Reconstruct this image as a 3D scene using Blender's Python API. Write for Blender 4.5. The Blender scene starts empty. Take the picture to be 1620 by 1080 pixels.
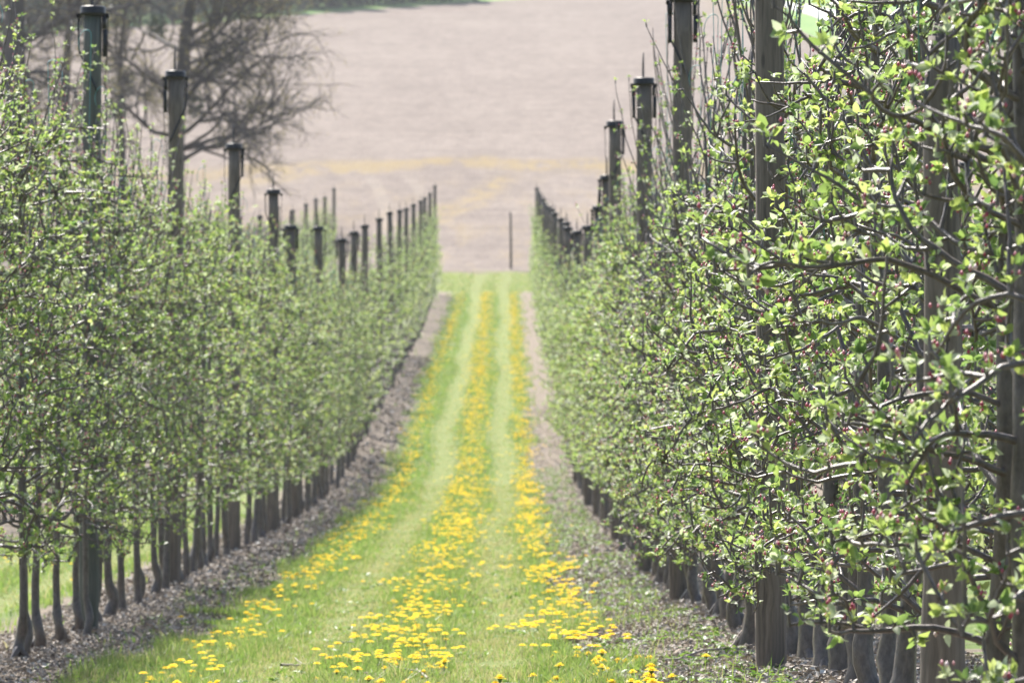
import bpy, math, random
import numpy as np

C = bpy.context.scene
COL = C.collection
rad = math.radians
R0 = np.random.default_rng(7)

# ------------------------------------------------------------------ camera, sky, sun, exposure
cam_d = bpy.data.cameras.new('camera')
cam = bpy.data.objects.new('camera', cam_d)
COL.objects.link(cam)
cam.location = (0, 0, 0)
cam.rotation_euler = (rad(90), 0, -0.00103)
cam_d.sensor_width = 36
cam_d.lens = 172.9
cam_d.clip_start = 0.1
cam_d.clip_end = 3000
cam_d.dof.use_dof = True
cam_d.dof.focus_distance = 14.0
cam_d.dof.aperture_fstop = 13.0
C.camera = cam

SUN_EL, SUN_AZ = 50.0, -19.0          # azimuth from +Y, negative = towards -X
w = bpy.data.worlds.new('World')
C.world = w
w.use_nodes = True
nt = w.node_tree
bg = nt.nodes['Background']
sky = nt.nodes.new('ShaderNodeTexSky')
sky.sky_type = 'NISHITA'
sky.sun_disc = False
sky.sun_elevation = rad(SUN_EL)
sky.sun_rotation = rad(SUN_AZ % 360)
sky.air_density = 1.0
sky.dust_density = 2.0
nt.links.new(sky.outputs[0], bg.inputs[0])
bg.inputs[1].default_value = 0.115

sd = bpy.data.lights.new('sun', 'SUN')
sd.energy = 5.0
sd.angle = rad(0.5)
sd.color = (1.0, 0.95, 0.88)
sun = bpy.data.objects.new('sun', sd)
COL.objects.link(sun)
sun.rotation_euler = (rad(90 - SUN_EL), 0, rad(180 - SUN_AZ))   # lamp shines along local -Z
sun.location = (0, 0, 60)

C.view_settings.view_transform = 'Standard'
C.view_settings.look = 'None'
C.view_settings.exposure = 1.2
C.view_settings.gamma = 1.0
C.cycles.max_bounces = 8
C.cycles.diffuse_bounces = 3
C.cycles.transmission_bounces = 4
C.cycles.caustics_reflective = False
C.cycles.caustics_refractive = False

# ------------------------------------------------------------------ helpers
def tag(o, label=None, cat=None, group=None, kind=None):
    if label: o['label'] = label
    if cat: o['category'] = cat
    if group: o['group'] = group
    if kind: o['kind'] = kind
    return o

class MB:
    """collects vertex / tri / quad arrays and links them as one mesh"""
    def __init__(s):
        s.v, s.t, s.q, s.a, s.n = [], [], [], [], 0
    def add(s, v, tris=None, quads=None, attr=None):
        v = np.asarray(v, float).reshape(-1, 3)
        if tris is not None and len(tris): s.t.append(np.asarray(tris, np.int64).reshape(-1, 3) + s.n)
        if quads is not None and len(quads): s.q.append(np.asarray(quads, np.int64).reshape(-1, 4) + s.n)
        s.v.append(v)
        s.a.append(np.zeros(len(v)) if attr is None else np.broadcast_to(np.asarray(attr, float), (len(v),)))
        s.n += len(v)
    def mesh(s, name, mat, smooth=True, extra=None):
        me = bpy.data.meshes.new(name)
        v = np.concatenate(s.v) if s.v else np.zeros((0, 3))
        t = np.concatenate(s.t) if s.t else np.zeros((0, 3), int)
        q = np.concatenate(s.q) if s.q else np.zeros((0, 4), int)
        me.vertices.add(len(v)); me.vertices.foreach_set('co', v.astype(np.float32).ravel())
        loops = np.concatenate([t.ravel(), q.ravel()]).astype(np.int32)
        me.loops.add(len(loops)); me.loops.foreach_set('vertex_index', loops)
        starts = np.concatenate([np.arange(len(t)) * 3, len(t) * 3 + np.arange(len(q)) * 4]).astype(np.int32)
        me.polygons.add(len(starts)); me.polygons.foreach_set('loop_start', starts)
        me.update(calc_edges=True)
        me.polygons.foreach_set('use_smooth', np.full(len(starts), smooth))
        at = me.attributes.new('rnd', 'FLOAT', 'POINT')
        at.data.foreach_set('value', np.concatenate(s.a).astype(np.float32) if s.a else np.zeros(0, np.float32))
        for k, arr in (extra or {}).items():
            e = me.attributes.new(k, 'FLOAT', 'POINT'); e.data.foreach_set('value', np.asarray(arr, np.float32))
        me.materials.append(mat)
        me.validate()
        return me
    def build(s, name, mat, parent=None, smooth=True, extra=None):
        o = bpy.data.objects.new(name, s.mesh(name, mat, smooth, extra))
        COL.objects.link(o)
        if parent: o.parent = parent
        return o
    def box(s, c, h, rz=0.0, attr=None):
        x, y, z = h
        p = np.array([(-x,-y,-z),(x,-y,-z),(x,y,-z),(-x,y,-z),(-x,-y,z),(x,-y,z),(x,y,z),(-x,y,z)], float)
        cr, sr = math.cos(rz), math.sin(rz)
        p = np.stack([p[:,0]*cr-p[:,1]*sr, p[:,0]*sr+p[:,1]*cr, p[:,2]], 1) + np.asarray(c)
        s.add(p, quads=[(0,3,2,1),(4,5,6,7),(0,1,5,4),(1,2,6,5),(2,3,7,6),(3,0,4,7)], attr=attr)
    def tube(s, pts, r, k=6, cap=True, attr=None, prof=None):
        pts = np.asarray(pts, float); n = len(pts)
        r = np.broadcast_to(np.asarray(r, float), (n,))
        d = np.gradient(pts, axis=0); d /= np.linalg.norm(d, axis=1, keepdims=True) + 1e-12
        m = d.mean(0)
        ref = np.array((1., 0, 0)) if abs(m[0]) < abs(m[2]) + abs(m[1]) else np.array((0, 0, 1.))
        e1 = np.cross(d, ref); e1 /= np.linalg.norm(e1, axis=1, keepdims=True) + 1e-12
        e2 = np.cross(d, e1)
        a = np.arange(k) * (2 * math.pi / k)
        pr = np.ones(k) if prof is None else prof
        ring = (np.cos(a) * pr)[None, :, None] * e1[:, None, :] + (np.sin(a) * pr)[None, :, None] * e2[:, None, :]
        v = pts[:, None, :] + ring * r[:, None, None]
        i = np.arange(n - 1)[:, None] * k; j = np.arange(k)[None, :]; j2 = (j + 1) % k
        q = np.stack([i + j, i + j2, i + k + j2, i + k + j], -1).reshape(-1, 4)
        v = v.reshape(-1, 3)
        t = None
        if cap:
            v = np.concatenate([v, pts[-1:]]);
            b = (n - 1) * k
            t = np.stack([b + np.arange(k), b + (np.arange(k) + 1) % k, np.full(k, n * k)], 1)
        s.add(v, tris=t, quads=q, attr=attr)

def empty(name, loc, rz=0.0, sc=None):
    o = bpy.data.objects.new(name, None); COL.objects.link(o)
    o.location = loc; o.rotation_euler = (0, 0, rz); o.empty_display_size = 0.2
    if sc: o.scale = sc
    return o

def link(name, me, parent):
    o = bpy.data.objects.new(name, me); COL.objects.link(o); o.parent = parent
    return o

def copy_tree(o, parent=None):
    c = o.copy(); COL.objects.link(c)
    if parent: c.parent = parent
    for ch in o.children: copy_tree(ch, c)
    return c

ORD = ['zeroth','first','second','third','fourth','fifth','sixth','seventh','eighth','ninth','tenth','eleventh','twelfth',
       'thirteenth','fourteenth','fifteenth','sixteenth','seventeenth','eighteenth','nineteenth','twentieth','twenty-first','twenty-second',
       'twenty-third','twenty-fourth','twenty-fifth']

# ------------------------------------------------------------------ materials
def newmat(name):
    m = bpy.data.materials.new(name); m.use_nodes = True
    t = m.node_tree; b = t.nodes['Principled BSDF']
    return m, t, b, t.nodes['Material Output']
def N(t, typ, **kw):
    n = t.nodes.new(typ)
    for k, v in kw.items(): setattr(n, k, v)
    return n
def noise(t, vec, scale, detail=4, rough=0.6, dim='3D'):
    n = N(t, 'ShaderNodeTexNoise'); n.inputs['Scale'].default_value = scale
    n.inputs['Detail'].default_value = detail; n.inputs['Roughness'].default_value = rough
    if vec is not None: t.links.new(vec, n.inputs['Vector'])
    return n.outputs['Fac']
def mapping(t, vec, sc, loc=(0, 0, 0)):
    n = N(t, 'ShaderNodeMapping'); n.inputs['Scale'].default_value = sc; n.inputs['Location'].default_value = loc
    t.links.new(vec, n.inputs['Vector']); return n.outputs[0]
def ramp(t, fac, stops):
    n = N(t, 'ShaderNodeValToRGB'); e = n.color_ramp.elements
    while len(e) < len(stops): e.new(0.5)
    for i, (p, c) in enumerate(stops):
        e[i].position = p; e[i].color = (*c, 1) if len(c) == 3 else c
    if fac is not None: t.links.new(fac, n.inputs[0])
    return n.outputs[0]
def mix(t, f, a, b):
    n = N(t, 'ShaderNodeMix', data_type='RGBA')
    for s, v in ((0, f), (6, a), (7, b)):
        if isinstance(v, (int, float)): n.inputs[s].default_value = v
        elif isinstance(v, tuple): n.inputs[s].default_value = (*v, 1)
        else: t.links.new(v, n.inputs[s])
    return n.outputs[2]
def mth(t, op, a, b=None, c=None):
    n = N(t, 'ShaderNodeMath', operation=op)
    for s, v in ((0, a), (1, b), (2, c)):
        if v is None: continue
        if isinstance(v, (int, float)): n.inputs[s].default_value = v
        else: t.links.new(v, n.inputs[s])
    return n.outputs[0]
def smooth(t, v, a, b):
    n = N(t, 'ShaderNodeMapRange', interpolation_type='SMOOTHSTEP')
    n.inputs['From Min'].default_value = a; n.inputs['From Max'].default_value = b
    t.links.new(v, n.inputs['Value']); return n.outputs[0]
def attr(t, name):
    n = N(t, 'ShaderNodeAttribute', attribute_name=name); return n.outputs['Fac']
def bump(t, b, h, s, d):
    n = N(t, 'ShaderNodeBump'); n.inputs['Strength'].default_value = s; n.inputs['Distance'].default_value = d
    t.links.new(h, n.inputs['Height']); t.links.new(n.outputs[0], b.inputs['Normal'])
def objco(t): return N(t, 'ShaderNodeTexCoord').outputs['Object']
def geopos(t): return N(t, 'ShaderNodeNewGeometry').outputs['Position']

def leafy(name, stops, tstops, tf=0.45, rough=0.45, spec=0.4):
    m, t, b, out = newmat(name)
    r = attr(t, 'rnd')
    t.links.new(ramp(t, r, stops), b.inputs['Base Color'])
    b.inputs['Roughness'].default_value = rough
    b.inputs['Specular IOR Level'].default_value = spec
    tr = N(t, 'ShaderNodeBsdfTranslucent')
    t.links.new(ramp(t, r, tstops), tr.inputs[0])
    mx = N(t, 'ShaderNodeMixShader'); mx.inputs[0].default_value = tf
    t.links.new(b.outputs[0], mx.inputs[1]); t.links.new(tr.outputs[0], mx.inputs[2])
    t.links.new(mx.outputs[0], out.inputs[0])
    return m
M_LEAF = leafy('apple_leaf',
    [(0.0, (0.046, 0.084, 0.031)), (0.35, (0.083, 0.143, 0.052)), (0.7, (0.146, 0.207, 0.074)), (0.88, (0.228, 0.274, 0.106)), (0.93, (0.34, 0.38, 0.27)), (1, (0.42, 0.45, 0.36))],
    [(0.0, (0.15, 0.27, 0.075)), (0.4, (0.32, 0.45, 0.11)), (0.8, (0.52, 0.60, 0.155)), (1, (0.48, 0.55, 0.36))], 0.5)
M_GRASS = leafy('grass_blade',
    [(0.0, (0.075, 0.130, 0.035)), (0.5, (0.135, 0.198, 0.058)), (0.78, (0.21, 0.25, 0.085)), (0.86, (0.33, 0.30, 0.15)), (1, (0.46, 0.41, 0.25))],
    [(0.0, (0.18, 0.32, 0.06)), (0.6, (0.30, 0.42, 0.09)), (0.85, (0.42, 0.42, 0.15)), (1, (0.46, 0.42, 0.22))], 0.45, 0.5, 0.3)
M_WEED = leafy('weed_leaf',
    [(0.0, (0.05, 0.11, 0.025)), (0.7, (0.10, 0.19, 0.04)), (1, (0.22, 0.27, 0.13))],
    [(0.0, (0.14, 0.28, 0.03)), (1, (0.28, 0.38, 0.08))], 0.4)
M_PETAL = leafy('dandelion_petal',
    [(0.0, (0.88, 0.60, 0.012)), (0.6, (0.92, 0.72, 0.022)), (1, (0.94, 0.80, 0.05))],
    [(0.0, (0.9, 0.6, 0.02)), (1, (0.92, 0.68, 0.03))], 0.35, 0.7, 0.1)
M_STEM = leafy('dandelion_stem', [(0, (0.10, 0.16, 0.05)), (1, (0.17, 0.17, 0.08))], [(0, (0.15, 0.25, 0.05)), (1, (0.2, 0.25, 0.08))], 0.25)
M_BUD = leafy('blossom_bud',
    [(0.0, (0.40, 0.06, 0.11)), (0.4, (0.55, 0.17, 0.23)), (0.7, (0.66, 0.36, 0.38)), (1, (0.74, 0.66, 0.64))],
    [(0.0, (0.5, 0.06, 0.12)), (1, (0.7, 0.4, 0.45))], 0.25)

def bark(name, dark, light, sc, stretch=0.35, rough=0.6, bs=0.5):
    m, t, b, out = newmat(name)
    p = objco(t)
    f = noise(t, mapping(t, p, (sc, sc, sc * stretch)), 1.0, 5, 0.65)
    f2 = noise(t, p, sc * 0.12, 2)
    col = ramp(t, mth(t, 'ADD', mth(t, 'MULTIPLY', f, 0.75), mth(t, 'MULTIPLY', f2, 0.3)), [(0.32, dark), (0.72, light)])
    t.links.new(col, b.inputs['Base Color']); b.inputs['Roughness'].default_value = rough
    b.inputs['Specular IOR Level'].default_value = 0.45
    bump(t, b, f, bs, 0.01)
    return m
M_BARK = bark('apple_bark', (0.046, 0.036, 0.033), (0.165, 0.135, 0.122), 60, 0.5, 0.42)
M_BARK_OLD = bark('old_tree_bark', (0.026, 0.021, 0.019), (0.085, 0.070, 0.061), 6, 0.25, 0.85)
M_TWIG = bark('dry_twig', (0.16, 0.12, 0.10), (0.42, 0.36, 0.31), 40, 0.4, 0.7)

def wood_post(name, a, c, gm):
    m, t, b, out = newmat(name)
    p = objco(t)
    wob = noise(t, mapping(t, p, (3, 3, 1.2)), 1.0, 2)
    add = N(t, 'ShaderNodeVectorMath', operation='ADD')
    sc = N(t, 'ShaderNodeVectorMath', operation='SCALE'); sc.inputs['Scale'].default_value = 0.05
    nz = N(t, 'ShaderNodeTexNoise'); nz.inputs['Scale'].default_value = 5.0; nz.inputs['Detail'].default_value = 2
    t.links.new(p, nz.inputs['Vector'])
    t.links.new(nz.outputs['Color'], sc.inputs[0]); t.links.new(p, add.inputs[0]); t.links.new(sc.outputs[0], add.inputs[1])
    g = noise(t, mapping(t, add.outputs[0], (110, 110, 3.0)), 1.0, 3, 0.55)
    g2 = noise(t, mapping(t, add.outputs[0], (34, 34, 1.1)), 1.0, 4, 0.5)
    f = mth(t, 'ADD', mth(t, 'MULTIPLY', g, 0.55), mth(t, 'MULTIPLY', g2, 0.5))
    col = ramp(t, f, [(0.33, a), (0.5, tuple((x + y) / 2 for x, y in zip(a, c))), (0.68, c)])
    stain = noise(t, mapping(t, p, (7, 7, 1.6)), 1.0, 3)
    col = mix(t, mth(t, 'MULTIPLY', smooth(t, stain, 0.48, 0.68), 0.45), col, gm)
    vo = N(t, 'ShaderNodeTexVoronoi'); vo.inputs['Scale'].default_value = 1.0
    t.links.new(mapping(t, p, (13, 13, 4.2)), vo.inputs['Vector'])
    knot = smooth(t, vo.outputs['Distance'], 0.16, 0.06)
    col = mix(t, mth(t, 'MULTIPLY', knot, 0.8), col, (0.05, 0.04, 0.034))
    t.links.new(col, b.inputs['Base Color']); b.inputs['Roughness'].default_value = 0.8
    bump(t, b, f, 0.6, 0.006)
    return m
M_POST = wood_post('weathered_post_wood', (0.055, 0.042, 0.034), (0.205, 0.165, 0.135), (0.08, 0.068, 0.056))
M_POSTG = wood_post('treated_post_wood', (0.046, 0.047, 0.040), (0.128, 0.130, 0.112), (0.07, 0.085, 0.06))
def plain(name, col, rough=0.5, spec=0.4, var=0.15):
    m, t, b, out = newmat(name)
    f = noise(t, objco(t), 35, 3)
    t.links.new(ramp(t, f, [(0.3, tuple(x * (1 - var) for x in col)), (0.7, tuple(x * (1 + var) for x in col))]), b.inputs['Base Color'])
    b.inputs['Roughness'].default_value = rough; b.inputs['Specular IOR Level'].default_value = spec
    return m
M_BLACK = plain('black_plastic', (0.016, 0.016, 0.018), 0.45)
M_STEEL = plain('dark_steel', (0.03, 0.028, 0.03), 0.5)
M_TWINE = plain('teal_twine', (0.09, 0.27, 0.27), 0.5)
M_CHIP = None

# ------------------------------------------------------------------ terrain
TP = np.array([(-40,.6),(-15,-.2),(0,-.78),(8,-.95),(15.6,-1.11),(19,-1.26),(23,-1.35),(28,-1.53),(43,-1.80),(56,-1.98),(72.5,-1.98),(90,-1.42),(104,-.94),
               (134,.12),(166,1.53),(180,2.35),(200,4.05),(250,9),(400,24),(520,36),(620,45),(760,54),(1100,62),(1500,60)], float)
def prof(y):
    x, z = TP[:, 0], TP[:, 1]
    m = np.gradient(z, x)
    y = np.clip(np.asarray(y, float), x[0], x[-1])
    i = np.clip(np.searchsorted(x, y) - 1, 0, len(x) - 2)
    h = x[i + 1] - x[i]; s = (y - x[i]) / h
    return (2*s**3-3*s**2+1)*z[i] + (s**3-2*s**2+s)*h*m[i] + (-2*s**3+3*s**2)*z[i+1] + (s**3-s**2)*h*m[i+1]
XL, XR, SP = -2.443, 1.026, 3.469
XC = (XL + XR) / 2
def rowdx(x): return np.abs((np.asarray(x) - XL + SP / 2) % SP - SP / 2)
def ground(x, y):
    d = rowdx(x)
    e = np.clip((170 - np.asarray(y, float)) / 4, 0, 1)
    k = np.interp(y, [0, 15, 25, 32, 60, 100], [.06, .075, .066, .036, .025, 0])
    return prof(y) - k * np.clip(XR - np.asarray(x), -4, 7) + e * (0.05 * np.exp(-(d / 0.38) ** 2) - 0.012 * np.exp(-((np.abs(np.abs((np.asarray(x) - XC + SP/2) % SP - SP/2 - 0.16) - 0.48)) / 0.17) ** 2))

def grid_obj(name, xs, ys, zf, mat, kind='structure', extra=None):
    X, Y = np.meshgrid(xs, ys)
    if callable(zf): Z = zf(X, Y)
    v = np.stack([X, Y, Z], -1).reshape(-1, 3)
    nx, ny = len(xs), len(ys)
    i = np.arange(ny - 1)[:, None] * nx; j = np.arange(nx - 1)[None]
    q = np.stack([i + j, i + j + 1, i + nx + j + 1, i + nx + j], -1).reshape(-1, 4)
    b = MB(); b.add(v, quads=q)
    o = b.build(name, mat, extra=extra(v) if extra else None)
    return tag(o, kind=kind)

# orchard floor: mown grass alleys, worn wheel tracks, bare strips under the trees
m, t, b, out = newmat('orchard_floor')
pos = geopos(t)
sep = N(t, 'ShaderNodeSeparateXYZ'); t.links.new(pos, sep.inputs[0]); sepy = sep.outputs[1]
dx = attr(t, 'rowdist'); ax = attr(t, 'alley')
n1 = noise(t, pos, 2.2, 4, 0.65); n2 = noise(t, pos, 9, 4, 0.7); n3 = noise(t, pos, 60, 3, 0.7); n4 = noise(t, pos, 0.5, 3)
edge = mth(t, 'ADD', dx, mth(t, 'ADD', mth(t, 'MULTIPLY', mth(t, 'SUBTRACT', n1, 0.5), 0.75), mth(t, 'MULTIPLY', mth(t, 'SUBTRACT', n2, 0.5), 0.35)))
n5 = noise(t, pos, 0.35, 2)
edge = mth(t, 'ADD', edge, mth(t, 'MULTIPLY', smooth(t, mth(t, 'ADD', sepy, mth(t, 'MULTIPLY', n5, 30)), 60, 140), 0.16))
soilm = smooth(t, edge, 0.83, 0.67)
headland = smooth(t, mth(t, 'ADD', sep.outputs[1], mth(t, 'MULTIPLY', n4, 3)), 171.5, 169.5)
soilm = mth(t, 'MULTIPLY', soilm, headland)
track = mth(t, 'ABSOLUTE', mth(t, 'SUBTRACT', mth(t, 'ABSOLUTE', mth(t, 'SUBTRACT', ax, 0.165)), 0.475))
trackm = mth(t, 'MULTIPLY', smooth(t, mth(t, 'ADD', track, mth(t, 'MULTIPLY', mth(t, 'SUBTRACT', n1, 0.5), 0.25)), 0.26, 0.08), headland)
gcol = ramp(t, mth(t, 'ADD', mth(t, 'MULTIPLY', n2, 0.5), mth(t, 'MULTIPLY', n3, 0.5)), [(0.35, (0.080, 0.130, 0.038)), (0.52, (0.145, 0.200, 0.065)), (0.68, (0.22, 0.26, 0.11))])
tcol = ramp(t, mth(t, 'ADD', mth(t, 'MULTIPLY', n2, 0.5), mth(t, 'MULTIPLY', n3, 0.5)), [(0.35, (0.11, 0.155, 0.045)), (0.5, (0.20, 0.24, 0.085)), (0.66, (0.33, 0.31, 0.16))])
scol = ramp(t, mth(t, 'ADD', mth(t, 'MULTIPLY', n2, 0.35), mth(t, 'MULTIPLY', n3, 0.65)), [(0.33, (0.085, 0.068, 0.053)), (0.5, (0.225, 0.187, 0.148)), (0.66, (0.38, 0.325, 0.255))])
col = mix(t, trackm, gcol, tcol)
col = mix(t, mth(t, 'MULTIPLY', mth(t, 'SUBTRACT', 1.0, headland), 0.55), col, (0.24, 0.25, 0.10))
col = mix(t, soilm, col, scol)
rag = smooth(t, mth(t, 'ADD', sepy, mth(t, 'MULTIPLY', mth(t, 'ADD', n1, n4), 7)), 189.3, 191.6)
col = mix(t, rag, col, ramp(t, n2, [(0.35, (0.11, 0.082, 0.06)), (0.6, (0.22, 0.18, 0.15))]))
t.links.new(col, b.inputs['Base Color']); b.inputs['Roughness'].default_value = 0.95; b.inputs['Specular IOR Level'].default_value = 0.1
bump(t, b, mth(t, 'ADD', n3, n2), 0.8, 0.03)
M_FLOOR = m
xs = np.unique(np.concatenate([np.arange(-9.5, 8.1, 0.12), np.arange(-70, -9.5, 3.0), np.arange(8, 70, 3.0), [70.0]]))
ys = np.unique(np.concatenate([np.arange(-20, 10, 2.0), np.arange(10, 60, 0.5), np.arange(60, 184, 1.0), [184.0]]))
grid_obj('ground', xs, ys, lambda X, Y: ground(X, Y), M_FLOOR,
         extra=lambda v: {'rowdist': rowdx(v[:, 0]), 'alley': (v[:, 0] + .05 * np.sin(v[:, 1] / 6.3) + .04 * np.sin(v[:, 1] / 2.7 + 1) - XC + SP / 2) % SP - SP / 2})

# hillside: pale tilled field, meadow above it
FB = np.array([(-300,330),(-120,380),(-43.8,425),(-26.5,456),(-15,485),(0,523),(13.8,545),(22,548),(24.0,523),(26.3,411),(31.6,398),(42,404),(120,390),(300,380)], float)
hx = np.unique(np.concatenate([np.arange(-300, -60, 12.0), np.arange(-60, 60, 1.5), np.arange(60, 301, 12.0), FB[:, 0], xs[(xs > -70.1) & (xs < 70.1)][::6]]))
yb = np.interp(hx, FB[:, 0], FB[:, 1])
def sheet(name, lo, hi, n, mat, p=1.0):
    s = np.linspace(0, 1, n) ** p
    Y = lo[None] + (hi - lo)[None] * s[:, None]; X = np.broadcast_to(hx, Y.shape)
    Z = prof(Y)
    v = np.stack([X, Y, Z], -1).reshape(-1, 3); nx = len(hx)
    i = np.arange(n - 1)[:, None] * nx; j = np.arange(nx - 1)[None]
    q = np.stack([i + j, i + j + 1, i + nx + j + 1, i + nx + j], -1).reshape(-1, 4)
    bb = MB(); bb.add(v, quads=q)
    return tag(bb.build(name, mat), kind='structure')
m, t, b, out = newmat('tilled_field')
pos = geopos(t); sep = N(t, 'ShaderNodeSeparateXYZ'); t.links.new(pos, sep.inputs[0])
PX, PY = sep.outputs[0], sep.outputs[1]
f1 = noise(t, mapping(t, pos, (0.12, 0.035, 0.0)), 1.0, 5, 0.6)
f2 = noise(t, mapping(t, pos, (0.7, 0.09, 0.0)), 1.0, 4, 0.7)
f3 = noise(t, mapping(t, pos, (5.0, 0.8, 0.0)), 1.0, 3, 0.75)
fur = noise(t, mapping(t, pos, (0.02, 0.55, 0.0)), 1.0, 3, 0.6)
f4 = noise(t, mapping(t, pos, (1.1, 0.30, 0.0)), 1.0, 4, 0.8)
f = mth(t, 'ADD', mth(t, 'ADD', mth(t, 'MULTIPLY', f1, 0.2), mth(t, 'MULTIPLY', f2, 0.15)), mth(t, 'ADD', mth(t, 'ADD', mth(t, 'MULTIPLY', f3, 0.2), mth(t, 'MULTIPLY', f4, 0.35)), mth(t, 'MULTIPLY', fur, 0.2)))
col = ramp(t, f, [(0.38, (0.120, 0.098, 0.086)), (0.53, (0.187, 0.156, 0.135)), (0.68, (0.262, 0.223, 0.191))])
# strips of dry yellow growth low on the hill
yn = mth(t, 'MULTIPLY', mth(t, 'SUBTRACT', f1, 0.5), 30)
curve = mth(t, 'MULTIPLY', mth(t, 'MULTIPLY', PX, PX), 0.03)
band = mth(t, 'ABSOLUTE', mth(t, 'SUBTRACT', mth(t, 'ADD', PY, mth(t, 'ADD', yn, curve)), 249))
bandm = mth(t, 'MULTIPLY', smooth(t, band, 8, 1.5), smooth(t, f2, 0.36, 0.58))
diag = mth(t, 'ABSOLUTE', mth(t, 'SUBTRACT', mth(t, 'SUBTRACT', mth(t, 'ADD', PY, mth(t, 'MULTIPLY', yn, 0.6)), mth(t, 'MULTIPLY', PX, 7)), 236))
diagm = mth(t, 'MULTIPLY', mth(t, 'MULTIPLY', smooth(t, diag, 9, 1), mth(t, 'MULTIPLY', smooth(t, mth(t, 'ABSOLUTE', mth(t, 'ADD', PX, 1.8)), 3.2, 1.0), smooth(t, f4, 0.38, 0.6))), 0.8)
lowm = mth(t, 'MULTIPLY', mth(t, 'MULTIPLY', smooth(t, PY, 262, 205), smooth(t, f2, 0.45, 0.72)), 0.45)
farm = mth(t, 'MULTIPLY', smooth(t, mth(t, 'SUBTRACT', PX, mth(t, 'MULTIPLY', mth(t, 'SUBTRACT', f1, 0.5), 6)), 17, 25), mth(t, 'MULTIPLY', smooth(t, PY, 395, 470), 0.4))
ym = mth(t, 'MAXIMUM', mth(t, 'MAXIMUM', mth(t, 'MULTIPLY', bandm, 0.8), diagm), mth(t, 'MAXIMUM', lowm, farm))
col = mix(t, mth(t, 'MULTIPLY', ym, 0.65), col, (0.26, 0.195, 0.075))
# pale curved wheel tracks
tr = mth(t, 'ADD', PX, mth(t, 'MULTIPLY', mth(t, 'POWER', mth(t, 'DIVIDE', mth(t, 'SUBTRACT', PY, 205), 45), 2), 2.4))
trk = mth(t, 'MINIMUM', mth(t, 'ABSOLUTE', mth(t, 'ADD', tr, 3.3)), mth(t, 'ABSOLUTE', mth(t, 'ADD', tr, 5.2)))
trm = mth(t, 'MULTIPLY', mth(t, 'MULTIPLY', smooth(t, trk, 0.45, 0.15), smooth(t, PY, 246, 236)), 0.7)
col = mix(t, mth(t, 'MULTIPLY', trm, 0.5), col, (0.27, 0.235, 0.195))
t.links.new(col, b.inputs['Base Color']); b.inputs['Roughness'].default_value = 1.0; b.inputs['Specular IOR Level'].default_value = 0.05
bump(t, b, mth(t, 'ADD', f3, fur), 0.6, 0.25)
sheet('field', np.full_like(hx, 184.0), yb, 150, m, 1.0)

m, t, b, out = newmat('meadow_grass')
pos = geopos(t)
f = mth(t, 'ADD', mth(t, 'MULTIPLY', noise(t, mapping(t, pos, (0.2, 0.05, 0)), 1.0, 4), 0.6), mth(t, 'MULTIPLY', noise(t, pos, 1.3, 3), 0.4))
t.links.new(ramp(t, f, [(0.35, (0.115, 0.20, 0.06)), (0.65, (0.20, 0.30, 0.09))]), b.inputs['Base Color'])
b.inputs['Roughness'].default_value = 0.9; b.inputs['Specular IOR Level'].default_value = 0.1
M_MEADOW = m
sheet('meadow', yb, np.full_like(hx, 1300.0), 60, M_MEADOW, 1.6)
# verge of rough soil and weeds at the field edge is part of the field material; pale gravel road over the meadow
m, t, b, out = newmat('gravel_road')
f = noise(t, geopos(t), 2.5, 5, 0.7)
t.links.new(ramp(t, f, [(0.3, (0.50, 0.48, 0.45)), (0.7, (0.66, 0.64, 0.60))]), b.inputs['Base Color']); b.inputs['Roughness'].default_value = 0.95
RP = np.array([(14,680),(20,600),(25.6,523),(29.3,500),(31.0,473),(31.6,447),(33.5,425),(38,415),(60,408),(130,402)], float)
s = np.linspace(0, len(RP) - 1, 90)
rp = np.stack([np.interp(s, np.arange(len(RP)), RP[:, k]) for k in (0, 1)], 1)
for _ in range(4): rp[1:-1] = (rp[:-2] + 2 * rp[1:-1] + rp[2:]) / 4
tg = np.gradient(rp, axis=0); tg /= np.linalg.norm(tg, axis=1, keepdims=True); nn = np.stack([-tg[:, 1], tg[:, 0]], 1)
rb = MB(); rows = []
for k in (-1.9, -0.6, 0.6, 1.9):
    p = rp + nn * k; rows.append(np.stack([p[:, 0], p[:, 1], prof(p[:, 1]) + (0.10 if abs(k) < 1 else 0.05)], 1))
v = np.stack(rows, 1).reshape(-1, 3)
i = np.arange(len(rp) - 1)[:, None] * 4; j = np.arange(3)[None]
rb.add(v, quads=np.stack([i + j, i + j + 1, i + 5 + j, i + 4 + j], -1).reshape(-1, 4))
tag(rb.build('road', m), kind='structure')

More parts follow.
